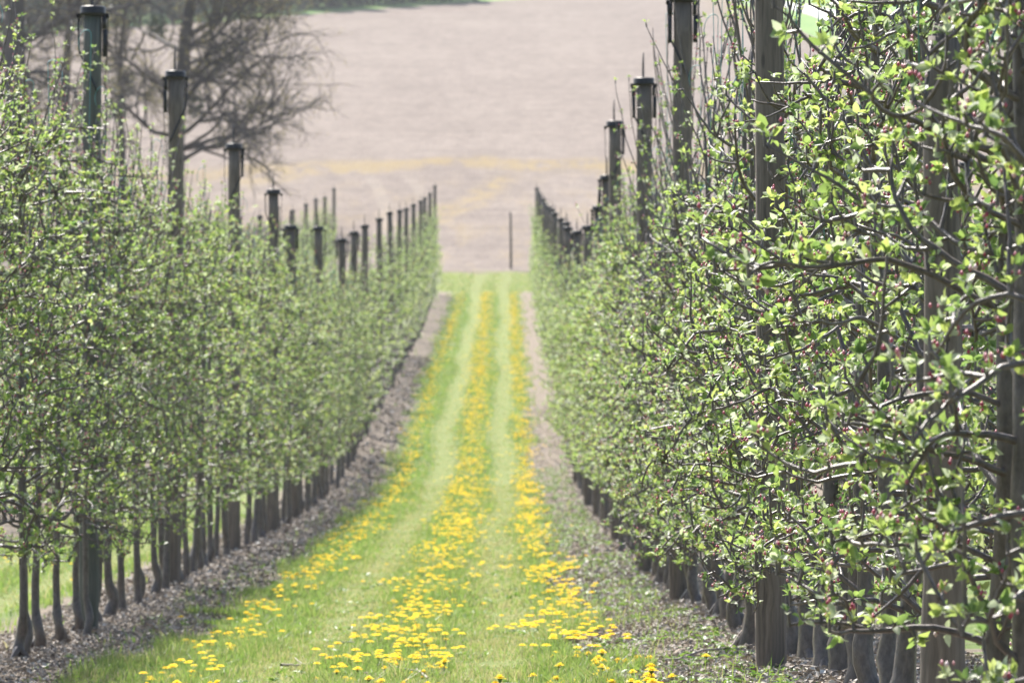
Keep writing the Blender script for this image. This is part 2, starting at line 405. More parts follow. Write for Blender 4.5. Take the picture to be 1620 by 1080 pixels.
# ------------------------------------------------------------------ apple trees
def unit(v): return v / (np.linalg.norm(v, axis=-1, keepdims=True) + 1e-12)
LT8 = np.array([(0,0,0),(.30,.46,.10),(.30,-.46,.10),(.30,0,0),(.70,.36,.06),(.70,-.36,.06),(.70,0,-.03),(1,0,-.12)], float)
LF8 = (np.array([(0,3,1),(0,2,3),(4,6,7),(6,5,7)]), np.array([(1,3,6,4),(3,2,5,6)]))
LT4 = np.array([(0,0,0),(.5,.5,.1),(.5,-.5,.1),(1,0,-.08)], float)
LF4 = (np.array([(0,3,1),(0,2,3)]), None)
def leaves(mb, rng, P, D, Nn, L, Wr, full, rnd):
    T, (ft, fq) = (LT8, LF8) if full else (LT4, LF4)
    D = unit(D); S = unit(np.cross(Nn, D)); Nn = np.cross(D, S)
    curl = rng.uniform(-.05, .35, len(P))
    w = T[None, :, 2] - curl[:, None] * T[None, :, 0] ** 2
    v = P[:, None] + (T[None, :, 0] * L[:, None])[..., None] * D[:, None] + (T[None, :, 1] * (L * Wr)[:, None])[..., None] * S[:, None] + (w * L[:, None])[..., None] * Nn[:, None]
    n, k = len(P), len(T)
    off = np.arange(n)[:, None, None] * k
    mb.add(v.reshape(-1, 3), tris=(ft[None] + off).reshape(-1, 3), quads=None if fq is None else (fq[None] + off).reshape(-1, 4), attr=np.repeat(rnd, k))

def walk(rng, p, d, length, step, jit, up=0.0, kink=0.0):
    pts = [p.copy()]; n = max(2, int(round(length / step)))
    d = unit(d)
    for i in range(n):
        d = unit(d + rng.normal(0, jit, 3) + np.array((0, 0, up)) + (rng.normal(0, kink, 3) if i % 4 == 2 else 0))
        p = p + d * step; pts.append(p.copy())
    return np.array(pts)

def gen_tree(seed, lod, slim=False):
    rng = np.random.default_rng(seed)
    wood, fol, buds, tie = MB(), MB(), MB(), []
    ks = [(8, 5, 4), (6, 4, 3), (5, 3, 3)][lod]
    H = rng.uniform(2.35, 2.6) if slim else rng.uniform(2.65, 2.85) if lod == 0 else rng.uniform(2.68, 2.9)
    zz = np.concatenate([[-.06, 0, .05, .10, .15, .22], np.arange(.35, H, .13)])
    lean = rng.normal(0, .035, 2); wob = np.cumsum(rng.normal(0, .0055, (len(zz), 2)), 0)
    L = np.stack([lean[0] * zz / H * 1.5 + wob[:, 0], lean[1] * zz / H * 2 + wob[:, 1], zz], 1)
    kn = rng.normal(0, .014, 2); kb = np.exp(-((zz - .10) / .06) ** 2)
    L[:, 0] += kn[0] * kb; L[:, 1] += kn[1] * kb
    r = np.interp(zz, [0, .12, .2, .5, 1.5, H], [.037, .031, .0255, .0215, .0145, .006]) * rng.uniform(.85, 1.15) * (1 + .09 * rng.normal(size=len(zz)) * (zz < .5))
    wood.tube(L, r, ks[0])
    if lod < 2:   # root flare
        for _ in range(int(rng.integers(0, 3))):
            a = rng.uniform(0, 6.28)
            wood.tube([(0, 0, .06), (.04 * math.cos(a), .04 * math.sin(a), .02), (.075 * math.cos(a), .075 * math.sin(a), -.03)], [.02, .014, .008], 5)
    SPp, SPa, SPs = [], [], []          # spur position, axis, size
    dens = [.055, .078, .11][lod]
    def spurs(pts, start, size=1.0, d=dens, upb=.5):
        seg = np.linalg.norm(np.diff(pts, axis=0), axis=1); cum = np.concatenate([[0], np.cumsum(seg)])
        s = start * cum[-1] + rng.uniform(0, d)
        while s < cum[-1]:
            i = min(np.searchsorted(cum, s) - 1, len(seg) - 1); i = max(i, 0)
            q = pts[i] + (pts[i + 1] - pts[i]) * ((s - cum[i]) / seg[i])
            tdir = unit(pts[i + 1] - pts[i])
            a = rng.normal(0, 1, 3); a -= tdir * a.dot(tdir); a = unit(a) + np.array((0, 0, upb)); a = unit(a)
            SPp.append(q); SPa.append(a); SPs.append(size * rng.uniform(.7, 1.15)); s += d * rng.uniform(.6, 1.5)
        SPp.append(pts[-1]); SPa.append(unit(pts[-1] - pts[-2] + np.array((0, 0, .3)))); SPs.append(size * 1.1)
    nl = [29 if slim else 34, 28, 18][lod]
    TOP = H - (rng.uniform(.45, .6) if slim else rng.uniform(.15, .35))
    def squeeze(p):
        xm = np.interp(p[:, 2], [.3, 1.1, 1.6, 2.3, 3.2], ([.42, .34, .12, .07, .06] if slim else [.42, .40, .30, .22, .12])) * fat
        p[:, 0] = xm * np.tanh(p[:, 0] / xm); return p
    fat = rng.uniform(.85, 1.2) * [1, 1, .9][lod]
    for i in range(nl):
        zb = .29 if slim else [.56, .50, .46][lod]
        z0 = zb + (TOP - zb) * ((i + rng.uniform(0, .8)) / nl)
        k = np.searchsorted(zz, z0); p = L[min(k, len(L) - 1)].copy(); p[2] = z0
        a = i * 2.4 + rng.normal(0, .5)
        dxy = np.array((math.cos(a), math.sin(a)))
        across = abs(dxy[0])
        ln = np.interp(z0, [.4, 1.0, 2.0, H], [.50, .64, .52, .30]) * rng.uniform(.65, 1.2) * (1.05 - .2 * across)
        el = rng.uniform(-.05, .7) if z0 > .8 else rng.uniform(-.05, .5)
        pts = walk(rng, p, np.array((dxy[0], dxy[1], el)), ln, [.045, .07, .14][lod], [.12, .15, .15][lod], rng.uniform(-.05, .02) , .22)
        pts[:, 2] = np.maximum(pts[:, 2], zb - .06); pts = squeeze(pts)
        rr = np.linspace(rng.uniform(.0066, .0108), .0032, len(pts))
        wood.tube(pts, rr, ks[1])
        spurs(pts, .22)
        for _ in range([rng.integers(2, 5), rng.integers(1, 4), 0][lod]):
            j = rng.integers(max(1, len(pts) // 4), len(pts))
            d0 = unit(pts[j] - pts[j - 1]); sd_ = rng.normal(0, 1, 3); sd_ -= d0 * sd_.dot(d0)
            q = walk(rng, pts[j], d0 * .5 + unit(sd_) * .9 + np.array((0, 0, .25)), rng.uniform(.08, .26), [.035, .06, .1][lod], .13, .05, .2); q[:, 0] = np.where(np.abs(q[:, 0]) > .5, q[:, 0] * .85, q[:, 0])
            wood.tube(q, np.linspace(.0055, .0028, len(q)), ks[2])
            spurs(q, .15)
    for i in range([6 if slim else 8, 8, 5][lod]):       # upright shoots near the top
        z0 = rng.uniform(1.5, H - .05); k = min(np.searchsorted(zz, z0), len(L) - 1)
        ln = min(rng.uniform(.5, 1.1), (rng.uniform(2.95, 3.35) if lod == 0 else rng.uniform(2.75, 3.2)) - z0)
        a = rng.uniform(0, 6.28)
        q = walk(rng, L[k].copy(), np.array((.45 * math.cos(a), .6 * math.sin(a), 1.0)), ln, [.06, .1, .2][lod], .05, .12, .06)
        wood.tube(q, np.linspace(.005, .0022, len(q)), ks[2])
        spurs(q, .12, .72, dens * 1.5, .2)
    spurs(L[zz > .9], .0, .9, dens * 1.8)
    P = np.array(SPp); A = np.array(SPa); S = np.array(SPs)
    if slim:
        kp = rng.uniform(size=len(P)) < np.interp(P[:, 2], [1.0, 1.5, 2.1], [1.0, .68, .45]); P, A, S = P[kp], A[kp], S[kp]
    if lod == 0:                           # short spur twigs
        for p, a, s in zip(P, A, S):
            wood.tube([p - a * .004, p + a * .012, p + a * .022 * s], [.0042, .0036, .0026], 4, cap=False)
        P = P + A * (.02 * S)[:, None]
    nlv = [8, 5, 4][lod]
    ref = np.where(np.abs(A[:, 2:3]) < .9, np.array([[0, 0, 1.]]), np.array([[1., 0, 0]]))
    e1 = unit(np.cross(A, ref)); e2 = np.cross(A, e1)
    base_r = rng.uniform(0, 1, len(P))
    n = len(P)
    for k in range(nlv):
        keep = rng.uniform(size=n) < (.95 if k < 4 else .75)
        th = rng.uniform(.45, 1.45, n) if k else rng.uniform(.1, .5, n)
        ph = k * 2.4 + rng.uniform(0, 6.28) + rng.normal(0, .4, n)
        D = np.cos(th)[:, None] * A + np.sin(th)[:, None] * (np.cos(ph)[:, None] * e1 + np.sin(ph)[:, None] * e2)
        Nn = A - D * (A * D).sum(1, keepdims=True) + rng.normal(0, .25, (n, 3)) + np.array((0, 0, .25))
        Ln = S * rng.uniform(.017, .033, n) * [1.0, 1.38, 1.9][lod]
        rn = np.clip(.45 * base_r + .55 * rng.uniform(size=n) - .05, 0, .92)
        rn = np.where(rng.uniform(size=n) < .24, rng.uniform(.93, 1, n), rn)
        leaves(fol, rng, (P + D * .006)[keep], D[keep], Nn[keep], Ln[keep], rng.uniform(.55, .75, n)[keep], lod == 0, rn[keep])
    # pink blossom buds
    OV = np.array([(1,0,0),(0,1,0),(-1,0,0),(0,-1,0),(0,0,1.5),(0,0,-1.2)], float)
    OT = np.array([(0,1,4),(1,2,4),(2,3,4),(3,0,4),(1,0,5),(2,1,5),(3,2,5),(0,3,5)])
    fr = [.30, .30, .22][lod]
    ids = np.where(rng.uniform(size=n) < fr)[0]
    cnt = [4, 3, 1][lod]
    for k in range(cnt):
        c = P[ids] + A[ids] * rng.uniform(.016, .032, len(ids))[:, None] + rng.normal(0, [.008, .010, .02][lod], (len(ids), 3))
        sz = rng.uniform(.0028, .0052, len(ids)) * [1, 1.25, 2.0][lod]
        v = c[:, None] + OV[None] * sz[:, None, None]
        buds.add(v.reshape(-1, 3), tris=(OT[None] + np.arange(len(ids))[:, None, None] * 6).reshape(-1, 3), attr=np.repeat(rng.uniform(0, 1, len(ids)) ** 1.3, 6))
    if lod < 2:                            # teal training twine
        for _ in range(2 if lod == 0 else 1):
            x, y = rng.uniform(-.12, .12), rng.uniform(-.4, .4)
            z1 = rng.uniform(2.7, 3.3)
            tie.append(MB())
            tie[-1].tube([(x, y, z1), (x + .01, y, z1 - .5), (x - .02, y + .02, rng.uniform(1.3, 1.9))], .0016, 4)
            a = np.linspace(0, 3.6, 8)
            tie[-1].tube(np.stack([x + .035 * (1 - np.cos(a)), y + .02 * np.sin(a), z1 + .045 * np.sin(a) - .02 * a], 1), .0022, 4)
        k = len(L) - 3
        for zt in rng.uniform(1.2, 2.4, 2):
            q = L[min(np.searchsorted(zz, zt), len(L) - 1)]
            a = np.linspace(0, 6.6, 11)
            tie.append(MB())
            tie[-1].tube(np.stack([q[0] + .026 * np.cos(a), q[1] + .026 * np.sin(a), q[2] + .003 * a], 1), .003, 4)
            tie[-1].tube([q + (.026, 0, .02), q + (.05, .01, -.03), q + (.06, .02, -.09)], .0025, 4)
    return wood, fol, buds, tie

VAR = []
NV = [9, 5, 4]
RAW = {}
for lod in range(3):
    vs = []
    for k in range(NV[lod]):
        wd, fo, bu, ti = gen_tree(100 * lod + k + 11, lod, lod == 0 and k < 5)
        if lod == 2: RAW[k] = (wd, fo)
        vs.append((wd.mesh('trunk', M_BARK), fo.mesh('foliage', M_LEAF, lod == 0), bu.mesh('blossoms', M_BUD), [m_.mesh('twine', M_TWINE) for m_ in ti]))
    VAR.append(vs)

# post positions along each row (metres from the camera), read off the photograph
SZL = [1.052,1.085,1.056,1.03,.976,1.032,1.017,1.04,1.045,1.045,1.055,1.05,1.045,1.05,1.05,1.05,1.05,1.07]
SZRR = [1,1,1.01,1.01,1.077,1.015,.985,.967,1.02,1.05,1.05,1.045,1.055,1.06,1.06,1.055,1.05,1.06,1.06,1.05,1.045]
POST_L = [28.7, 35.9, 44.0, 51.1, 56.7, 64.4, 72.5, 78.5, 84.5, 94.0, 102.7, 110.5, 118.8, 129.3, 137.7, 146.2, 155.8, 165.3]
POST_R = [10.6, 16.85, 28.2, 34.6, 43.6, 49.0, 53.9, 58.7, 68.8, 77.0, 84.5, 92.5, 101.0, 109.0, 117.0, 125.0, 133.0, 141.0, 149.0, 157.5, 166.0]

def plant_row(X, y0, y1, posts, rowname, first):
    step, y, i = .87, y0, 0
    count = {}
    while y < y1:
        yy = y + R0.normal(0, .06)
        q_ = min(posts, key=lambda p: abs(yy - p))
        if abs(yy - q_) < .38: yy = q_ + (.38 if yy > q_ else -.38)
        if q_ < 20 and 0 < q_ - yy < .8: yy -= .3
        lod = 0 if y < 36 else (1 if y < 80 else 2)
        k = i % NV[lod] if lod else int(R0.integers(0, 5) if X == XR else R0.integers(5, 9))
        x = X + R0.normal(0, .03)
        s = R0.uniform(.90, 1.06)
        if i > 6 and R0.uniform() < .025: y += step; i += 1; continue
        t_ = empty('apple_tree', (x, yy, float(ground(x, yy))), R0.choice([0, math.pi]) + R0.normal(0, .25), (s, s, R0.uniform(.96, 1.04)))
        n = sum(1 for p in posts if p <= yy); count[n] = count.get(n, 0) + 1
        where = f'{ORD[count[n]]} before its {first} post' if n == 0 else f'{ORD[count[n]]} beyond its {ORD[n]} post'
        look = ['leafing apple tree with pink buds', 'thin-stemmed apple tree in young leaf', 'small hazy apple tree'][lod]
        tag(t_, f'{look} in the {rowname} row, {where}', 'apple tree', f'apple trees of the {rowname} row')
        wd, fo, bu, ti = VAR[lod][k]
        link('trunk', wd, t_); link('foliage', fo, t_); link('blossoms', bu, t_)
        if ti and R0.uniform() < .6: [link('twine', m_, t_) for m_ in ti]
        y += step; i += 1
plant_row(XR, 8.7, 141.0, POST_R, 'right', 'short')
plant_row(XL, 17.2, 141.0, POST_L, 'left', 'capped')

# rows beyond on both sides: seen only through the gaps, one mass
mw, mf = MB(), MB()
for X, y0 in ((XL - SP, 50), (XR + SP, 36), (XL - 2 * SP, 95), (XL, 141.3), (XR, 141.3)):
    for y in np.arange(y0, 167, .87):
        k = int(R0.integers(0, 4)); a = R0.uniform(0, 6.28); ca, sa = math.cos(a) , math.sin(a)
        if True: ca, sa = (1, 0) if R0.uniform() < .5 else (-1, 0)
        yy = y + R0.normal(0, .06); sc = R0.uniform(.93, 1.05)
        for src, dst in ((RAW[k][0], mw), (RAW[k][1], mf)):
            v = np.concatenate(src.v) * sc
            v = np.stack([v[:, 0] * ca - v[:, 1] * sa + X, v[:, 0] * sa + v[:, 1] * ca + yy, v[:, 2] + float(ground(X, yy))], 1)
            dst.add(v, tris=np.concatenate(src.t) if src.t else None, quads=np.concatenate(src.q) if src.q else None, attr=np.concatenate(src.a))
nrow = tag(empty('distant_apple_trees', (XC, 100, float(ground(XC, 100)))), 'mass of apple trees at the far end and in the neighbouring rows', 'orchard rows', kind='stuff')
for nm, mb_, mt in (('trunk', mw, M_BARK), ('foliage', mf, M_LEAF)):
    o = mb_.build(nm, mt); o.parent = nrow; o.matrix_parent_inverse = nrow.matrix_world.inverted()
    o.location = (-XC, -100, -float(ground(XC, 100))); o.matrix_parent_inverse.identity()

# ------------------------------------------------------------------ trellis posts
def pole_mesh(seed, h, r0, r1, mat, ragged=False):
    rng = np.random.default_rng(seed); k = 28
    mb = MB(); z = np.concatenate([[-.1], np.linspace(0, h, 16)])
    pr = 1 + .02 * rng.normal(size=k); g = int(rng.integers(0, k)); pr[g] = .80
    pr[(g + 11) % k] = .93
    bend = np.cumsum(rng.normal(0, .0035, (len(z), 2)), 0)
    pts = np.stack([bend[:, 0], bend[:, 1], z], 1)
    mb.tube(pts, np.interp(z, [0, h], [r0, r1]), k, True, prof=pr)
    if ragged:
        for _ in range(7):
            a = rng.uniform(0, 6.28); q = pts[-1] + np.array((.6 * r1 * math.cos(a), .6 * r1 * math.sin(a), -.01))
            mb.tube([q, q + (0, 0, rng.uniform(.02, .05))], [.012, .004], 5)
    return mb.mesh('pole', mat), pts[-1]
def ring(mb, c, r0, r1, z0, z1, k=20):
    a = np.arange(k) * 2 * math.pi / k
    v = np.concatenate([np.stack([c[0] + r * np.cos(a), c[1] + r * np.sin(a), np.full(k, z)], 1) for r, z in ((r0, z0), (r0, z1), (r1, z1), (r1, z0))])
    q = [(m_ * k + i, m_ * k + (i + 1) % k, ((m_ + 1) % 4) * k + (i + 1) % k, ((m_ + 1) % 4) * k + i) for m_ in range(4) for i in range(k)]
    mb.add(v, quads=q)
PV = []
for vno in range(5):
    h, r1 = 3.42, .052
    pm, top = pole_mesh(50 + vno, h, .060, r1, M_POSTG if vno in (0,) else M_POST)
    tx, ty, _ = top; rng = np.random.default_rng(vno)
    cap = MB()
    cap.tube([(tx, ty, h + .004), (tx, ty, h + .024), (tx, ty, h + .030)], [.074, .074, .066], 20)
    ring(cap, (tx, ty), .074, .060, h - .022, h + .005)
    ear = []
    for s in (-1, 1):
        e = MB(); e.box((tx + s * .082, ty, h - .022), (.013, .018, .011)); e.tube([(tx + s * .085, ty - .026, h - .028), (tx + s * .085, ty + .026, h - .028)], .012, 8)
        ear.append(e.mesh('cap_hook', M_BLACK))
    flaps = []
    for s, ln in ((-1, .25 if vno in (1, 3) else .05), (1, .25 if vno in (0, 2, 3) else .06)):
        if ln < .1: continue
        f_ = MB(); f_.box((tx + s * .069, ty, h - .060), (.011, .030, .036)); f_.box((tx + s * .072, ty, h - .175), (.011, .032, .075)); f_.box((tx + s * .078, ty, h - .098), (.003, .010, .006))
        flaps.append(f_.mesh('side_flap', M_BLACK))
    sp = MB(); sp.tube([(tx - .005, ty, h + .02), (tx - .006, ty, h + .12), (tx - .003, ty, h + .205)], [.0085, .0075, .004], 8)
    st = MB(); s = -1 if vno in (0, 4, 3) else 1
    a = np.linspace(0, 1, 12)
    st.tube(np.stack([tx + s * np.interp(a, [0, .45, 1], [.085, .078, -.035]), ty + np.interp(a, [0, .45, 1], [0, -.03, -.072]), h - .03 - a * .42], 1), .0065, 6)
    wr = MB(); wr.tube([(tx - s * .088, ty, h - .03), (tx - s * .084, ty - .01, h - .25), (tx - s * .070, ty - .02, h - .46)], .003, 5)
    PV.append(dict(pole=[pm], cap=[cap.mesh('cap', M_BLACK)], cap_hook=ear, side_flap=flaps, spike=[sp.mesh('spike', M_STEEL)], strap=[st.mesh('strap', M_BLACK)], hanging_wire=[wr.mesh('hanging_wire', M_STEEL)]))
def make_post(x, y, v, label, group, parts=None, rz=0.0, tilt=(0, 0), sz=1.0):
    p = empty('trellis_post', (x, y, float(ground(x, y))), rz, (1, 1, sz))
    p.rotation_euler = (tilt[0], tilt[1], rz)
    tag(p, label, 'trellis post', group)
    for nm, ms in PV[v].items():
        if parts and nm not in parts: continue
        for me in ms:
            o = link(nm, me, capo if nm == 'cap_hook' else p)
            if nm == 'cap': capo = o
    return p
for n, y in enumerate(POST_L):
    v = [0, 1, 2, 4][n] if n < 4 else [3, 4, 1, 2][n % 4]
    look = 'greenish wooden trellis post with black cap and hanging strap' if n == 0 else ('grey wooden trellis post with black cap and spike' if n < 9 else 'far dark post')
    make_post(XL + R0.normal(0, .01), y, v, f'{look}, {ORD[n+1]} in the left row', 'trellis posts of the left row', None if y < 80 else ('pole', 'cap', 'spike'), 0, (R0.normal(0, .006), R0.normal(0, .006)), SZL[n])
for n, y in enumerate(POST_R):
    if n == 0:
        p = empty('trellis_post', (XR - .09, y, float(ground(XR, y))))
        p.rotation_euler = (0, rad(0.6), 0)
        tag(p, 'short cracked trellis post with ragged top and no cap, first in the right row', 'trellis post', 'trellis posts of the right row')
        link('pole', pole_mesh(90, 1.60, .050, .034, M_POST, True)[0], p)
        continue
    v = 3 if n == 3 else [1, 2, 3, 4, 2, 1][n % 6]
    if n == 2: v = 3
    look = 'tall bare grey trellis post' if n == 1 else ('grey wooden trellis post with black cap and spike' if n < 10 else 'far dark post')
    pst = make_post(XR - (.11 if n == 1 else .035) + R0.normal(0, .01), y, v, f'{look}, {ORD[n+1]} in the right row', 'trellis posts of the right row', None if y < 80 else ('pole', 'cap', 'spike'), 0, (R0.normal(0, .006), R0.normal(0, .006)), SZRR[n])
    if n == 1: pst.scale = (.88, .88, 1)
for X, ys_, nm in ((XL - SP, [100, 109, 118, 127, 136, 145, 152.5, 160, 168.5], 'next row beyond the left row'), (XR + SP, [48, 57, 66, 75, 84, 93, 102, 111, 120, 129], 'next row beyond the right row')):
    for n, y in enumerate(ys_):
        make_post(X, y, 4, f'pale capped post, {ORD[n+1]} of the {nm}', 'trellis posts of the ' + nm, ('pole', 'cap', 'spike'), 0, (0, 0), R0.uniform(.98, 1.04))

# thin marker pole at the field edge
p = empty('marker_pole', (.15, 185, float(prof(185))))
tag(p, 'thin dark upright pole standing alone where the grass meets the field', 'pole')
mb = MB(); mb.tube([(0, 0, -.1), (0, 0, 1), (-.02, 0, 2.1)], [.045, .042, .038], 8); o = mb.build('pole', M_BARK_OLD, p)
mb = MB(); mb.tube([(-.02, 0, 2.1), (-.02, 0, 2.13)], [.048, .04], 8); mb.build('top_cap', M_STEEL, p)

# ------------------------------------------------------------------ grass blades
def sample_floor(n, x0, x1, y0, y1, p=1.0):
    return R0.uniform(x0, x1, n), y0 + (y1 - y0) * R0.uniform(0, 1, n) ** p
def blades(mb, x, y, h, wd, rnd, lean=.5):
    n = len(x); a = R0.uniform(0, 6.283, n); b_ = R0.uniform(0, 6.283, n)
    S = np.stack([np.cos(a), np.sin(a), np.zeros(n)], 1) * (wd / 2)[:, None]
    ln = (np.abs(R0.normal(0, lean, n)) * h)[:, None]
    Dh = np.stack([np.cos(b_), np.sin(b_), np.zeros(n)], 1)
    P = np.stack([x, y, ground(x, y) - .004], 1); Z = np.array((0, 0, 1.))
    hh = h[:, None]
    v = np.stack([P - S, P + S, P + Dh * ln * .35 + Z * hh * .6 + S * .75, P + Dh * ln * .35 + Z * hh * .6 - S * .75, P + Dh * ln + Z * hh * .95], 1)
    off = np.arange(n)[:, None] * 5
    mb.add(v.reshape(-1, 3), tris=np.array([[3, 2, 4]]) + off, quads=np.array([[0, 1, 2, 3]]) + off, attr=np.repeat(rnd, 5))
def pnoise(x, y, s, seed):
    g = np.random.default_rng(seed).uniform(0, 1, (64, 64))
    u, v = x / s, y / s; i, j = np.floor(u).astype(int), np.floor(v).astype(int); fu, fv = u - i, v - j
    fu, fv = fu * fu * (3 - 2 * fu), fv * fv * (3 - 2 * fv)
    G = lambda a, c: g[a % 64, c % 64]
    return (G(i, j) * (1 - fu) + G(i + 1, j) * fu) * (1 - fv) + (G(i, j + 1) * (1 - fu) + G(i + 1, j + 1) * fu) * fv
gb = MB()
for (y0, y1, dn, wsc, xa, xb) in ((14.5, 26, 5200, 1.0, -2.1, .9), (26, 42, 2600, 1.5, -2.2, .9), (42, 70, 1000, 2.3, -2.2, .9), (70, 120, 260, 4.0, -2.2, .9), (24, 60, 420, 2.2, -5.4, -2.6), (120, 182, 90, 6.0, -2.4, 1.0)):
    n = int(dn * (y1 - y0) * (xb - xa))
    x, y = sample_floor(n, xa, xb, y0, y1)
    ax_ = (x + .05 * np.sin(y / 6.3) + .04 * np.sin(y / 2.7 + 1) - XC + SP / 2) % SP - SP / 2
    tr_ = np.abs(np.abs(ax_ - .165) - .475)
    tk = np.clip((.27 - tr_) / .18, 0, 1)
    nz = pnoise(x, y, .35, 1); nz2 = pnoise(x, y, .11, 2)
    d = rowdx(x) + (pnoise(x, y, .45, 3) - .5) * .5 + (pnoise(x, y, 2.1, 13) - .5) * .25 + np.clip((y - 70) / 60, 0, 1) * .12 + (nz2 - .5) * .3
    keep = (d > .73) | (y > 170) | (R0.uniform(size=n) < .025)
    keep &= R0.uniform(size=n) < (1 - .55 * tk)
    h = (.022 + .055 * nz * nz2 * 2.2) * (1 - .55 * tk) * R0.uniform(.6, 1.3, n)
    rn = np.clip(R0.uniform(0, .80, n) * .8 + .25 * nz, 0, .82)
    dry = R0.uniform(size=n) < (.07 + .45 * tk + .25 * np.clip((y - 160) / 10, 0, 1) + .22 * (pnoise(x, y, .9, 21) > .66))
    rn = np.where(dry, R0.uniform(.84, 1, n), rn)
    blades(gb, x[keep], y[keep], h[keep], (np.full(n, .0042) * wsc * R0.uniform(.7, 1.3, n))[keep], rn[keep], .55)
tag(gb.build('grass', M_GRASS, None, False), 'mown green grass of the alley', 'grass', kind='stuff')

# dry leaf and bark litter on the bare strips
def chips(mb, x, y, L, rnd):
    n = len(x); a = R0.uniform(0, 6.283, n)
    D = unit(np.stack([np.cos(a), np.sin(a), R0.normal(0, .35, n)], 1)); Nn = unit(np.stack([R0.normal(0, .45, n), R0.normal(0, .45, n), np.ones(n)], 1))
    P = np.stack([x, y, ground(x, y) + R0.uniform(.002, .022, n)], 1)
    leaves(mb, R0, P, D, Nn, L, R0.uniform(.25, .9, n), False, rnd)
m, t, b, out = newmat('litter')
t.links.new(ramp(t, attr(t, 'rnd'), [(0, (0.085, 0.068, 0.056)), (.4, (0.235, 0.195, 0.162)), (.8, (0.40, 0.35, 0.295)), (.95, (0.40, 0.37, 0.33)), (1, (0.55, 0.53, 0.50))]), b.inputs['Base Color'])
b.inputs['Roughness'].default_value = 0.8
lb = MB()
for (xa, xb, y0, y1, dn, sz) in ((.25, 1.75, 14, 34, 1500, 1.0), (-3.0, -1.75, 16, 34, 1300, 1.0), (.25, 1.5, 34, 95, 230, 1.7), (-3.0, -1.75, 34, 70, 350, 1.7), (-2.9, -1.85, 70, 120, 110, 3.0)):
    n = int((xb - xa) * (y1 - y0) * dn); x, y = sample_floor(n, xa, xb, y0, y1, 2.0 if y0 == 34 and xa > 0 else 1.0)
    keep = rowdx(x) + (pnoise(x, y, .4, 5) - .5) * .4 < .77
    x, y = x[keep], y[keep]; n = len(x)
    chips(lb, x, y, R0.uniform(.008, .034, n) * sz, R0.uniform(.18 if xa > 0 else 0, 1, n))  # right strip skips the darkest chips, its sunlight painted into their colour
tag(lb.build('soil_litter', m, None, False), 'dry leaf and bark litter on the bare soil strips', 'litter', kind='stuff')

# broad-leaved weeds along the strips
wb = MB()
def rosettes(x, y, k, L, rise):
    for _ in range(k):
        n = len(x); a = R0.uniform(0, 6.283, n); e = R0.uniform(.1, 1.0, n) * rise
        D = np.stack([np.cos(a), np.sin(a), e], 1)
        Nn = np.stack([-np.cos(a) * e, -np.sin(a) * e, np.ones(n)], 1) + R0.normal(0, .2, (n, 3))
        leaves(wb, R0, np.stack([x, y, ground(x, y) + .004], 1), D, Nn, L * R0.uniform(.6, 1.3, n), R0.uniform(.28, .5, n), True, R0.uniform(0, 1, n))
for (xa, xb, y0, y1, num) in ((.3, .95, 14.5, 40, 1000), (-2.2, -1.6, 17, 40, 170), (.3, .9, 40, 75, 900), (-2.0, -1.6, 40, 75, 160), (-1.75, .6, 15, 40, 650)):
    x, y = sample_floor(num, xa, xb, y0, y1); kk = pnoise(x, y, .6, 9) > .42
    rosettes(x[kk], y[kk], 7, .045, .8)
x = R0.normal(-1.62, .07, 16); y = R0.normal(19.3, .35, 16); rosettes(x, y, 10, .08, 1.0)
tag(wb.build('weeds', M_WEED), 'low broad-leaved weeds between the grass and the bare soil', 'weeds', kind='stuff')

# ------------------------------------------------------------------ dandelions
def head_geo(mb, c, r, rng, rings=3, k=14, tilt=(0, 0)):
    tx, ty = tilt
    for j in range(rings):
        rr = r * (1 - .30 * j); z0 = .0015 + .12 * r * j
        a = np.arange(k) * 2 * math.pi / k + j * .3 + rng.uniform(0, .3)
        ra = rr * rng.uniform(.85, 1.08, k); wv = math.pi / k * 1.05
        ir = rr * .25
        V = []
        for i in range(k):
            for (q, da, z) in ((ir, -wv * 1.5, z0), (ra[i] * .9, -wv, z0 + .12 * r + .10 * r * j), (ra[i], 0, z0 + .06 * r + .1 * r * j), (ra[i] * .9, wv, z0 + .12 * r + .10 * r * j), (ir, wv * 1.5, z0)):
                x_, y_ = q * math.cos(a[i] + da), q * math.sin(a[i] + da)
                V.append((x_, y_, z + x_ * tx + y_ * ty))
        V = np.array(V) + c
        o5 = np.arange(k)[:, None] * 5
        mb.add(V, tris=np.array([[1, 2, 3]]) + o5, quads=np.array([[0, 1, 3, 4]]) + o5, attr=np.repeat(rng.uniform(0, 1, k), 5))
    a = np.arange(10) * .6283
    v = np.concatenate([np.stack([r * .55 * np.cos(a), r * .55 * np.sin(a), np.full(10, .27 * r)], 1), [(0, 0, .42 * r)]])
    v[:, 2] += v[:, 0] * tx + v[:, 1] * ty
    mb.add(v + c, tris=[(i, (i + 1) % 10, 10) for i in range(10)], attr=.1)
DV = []
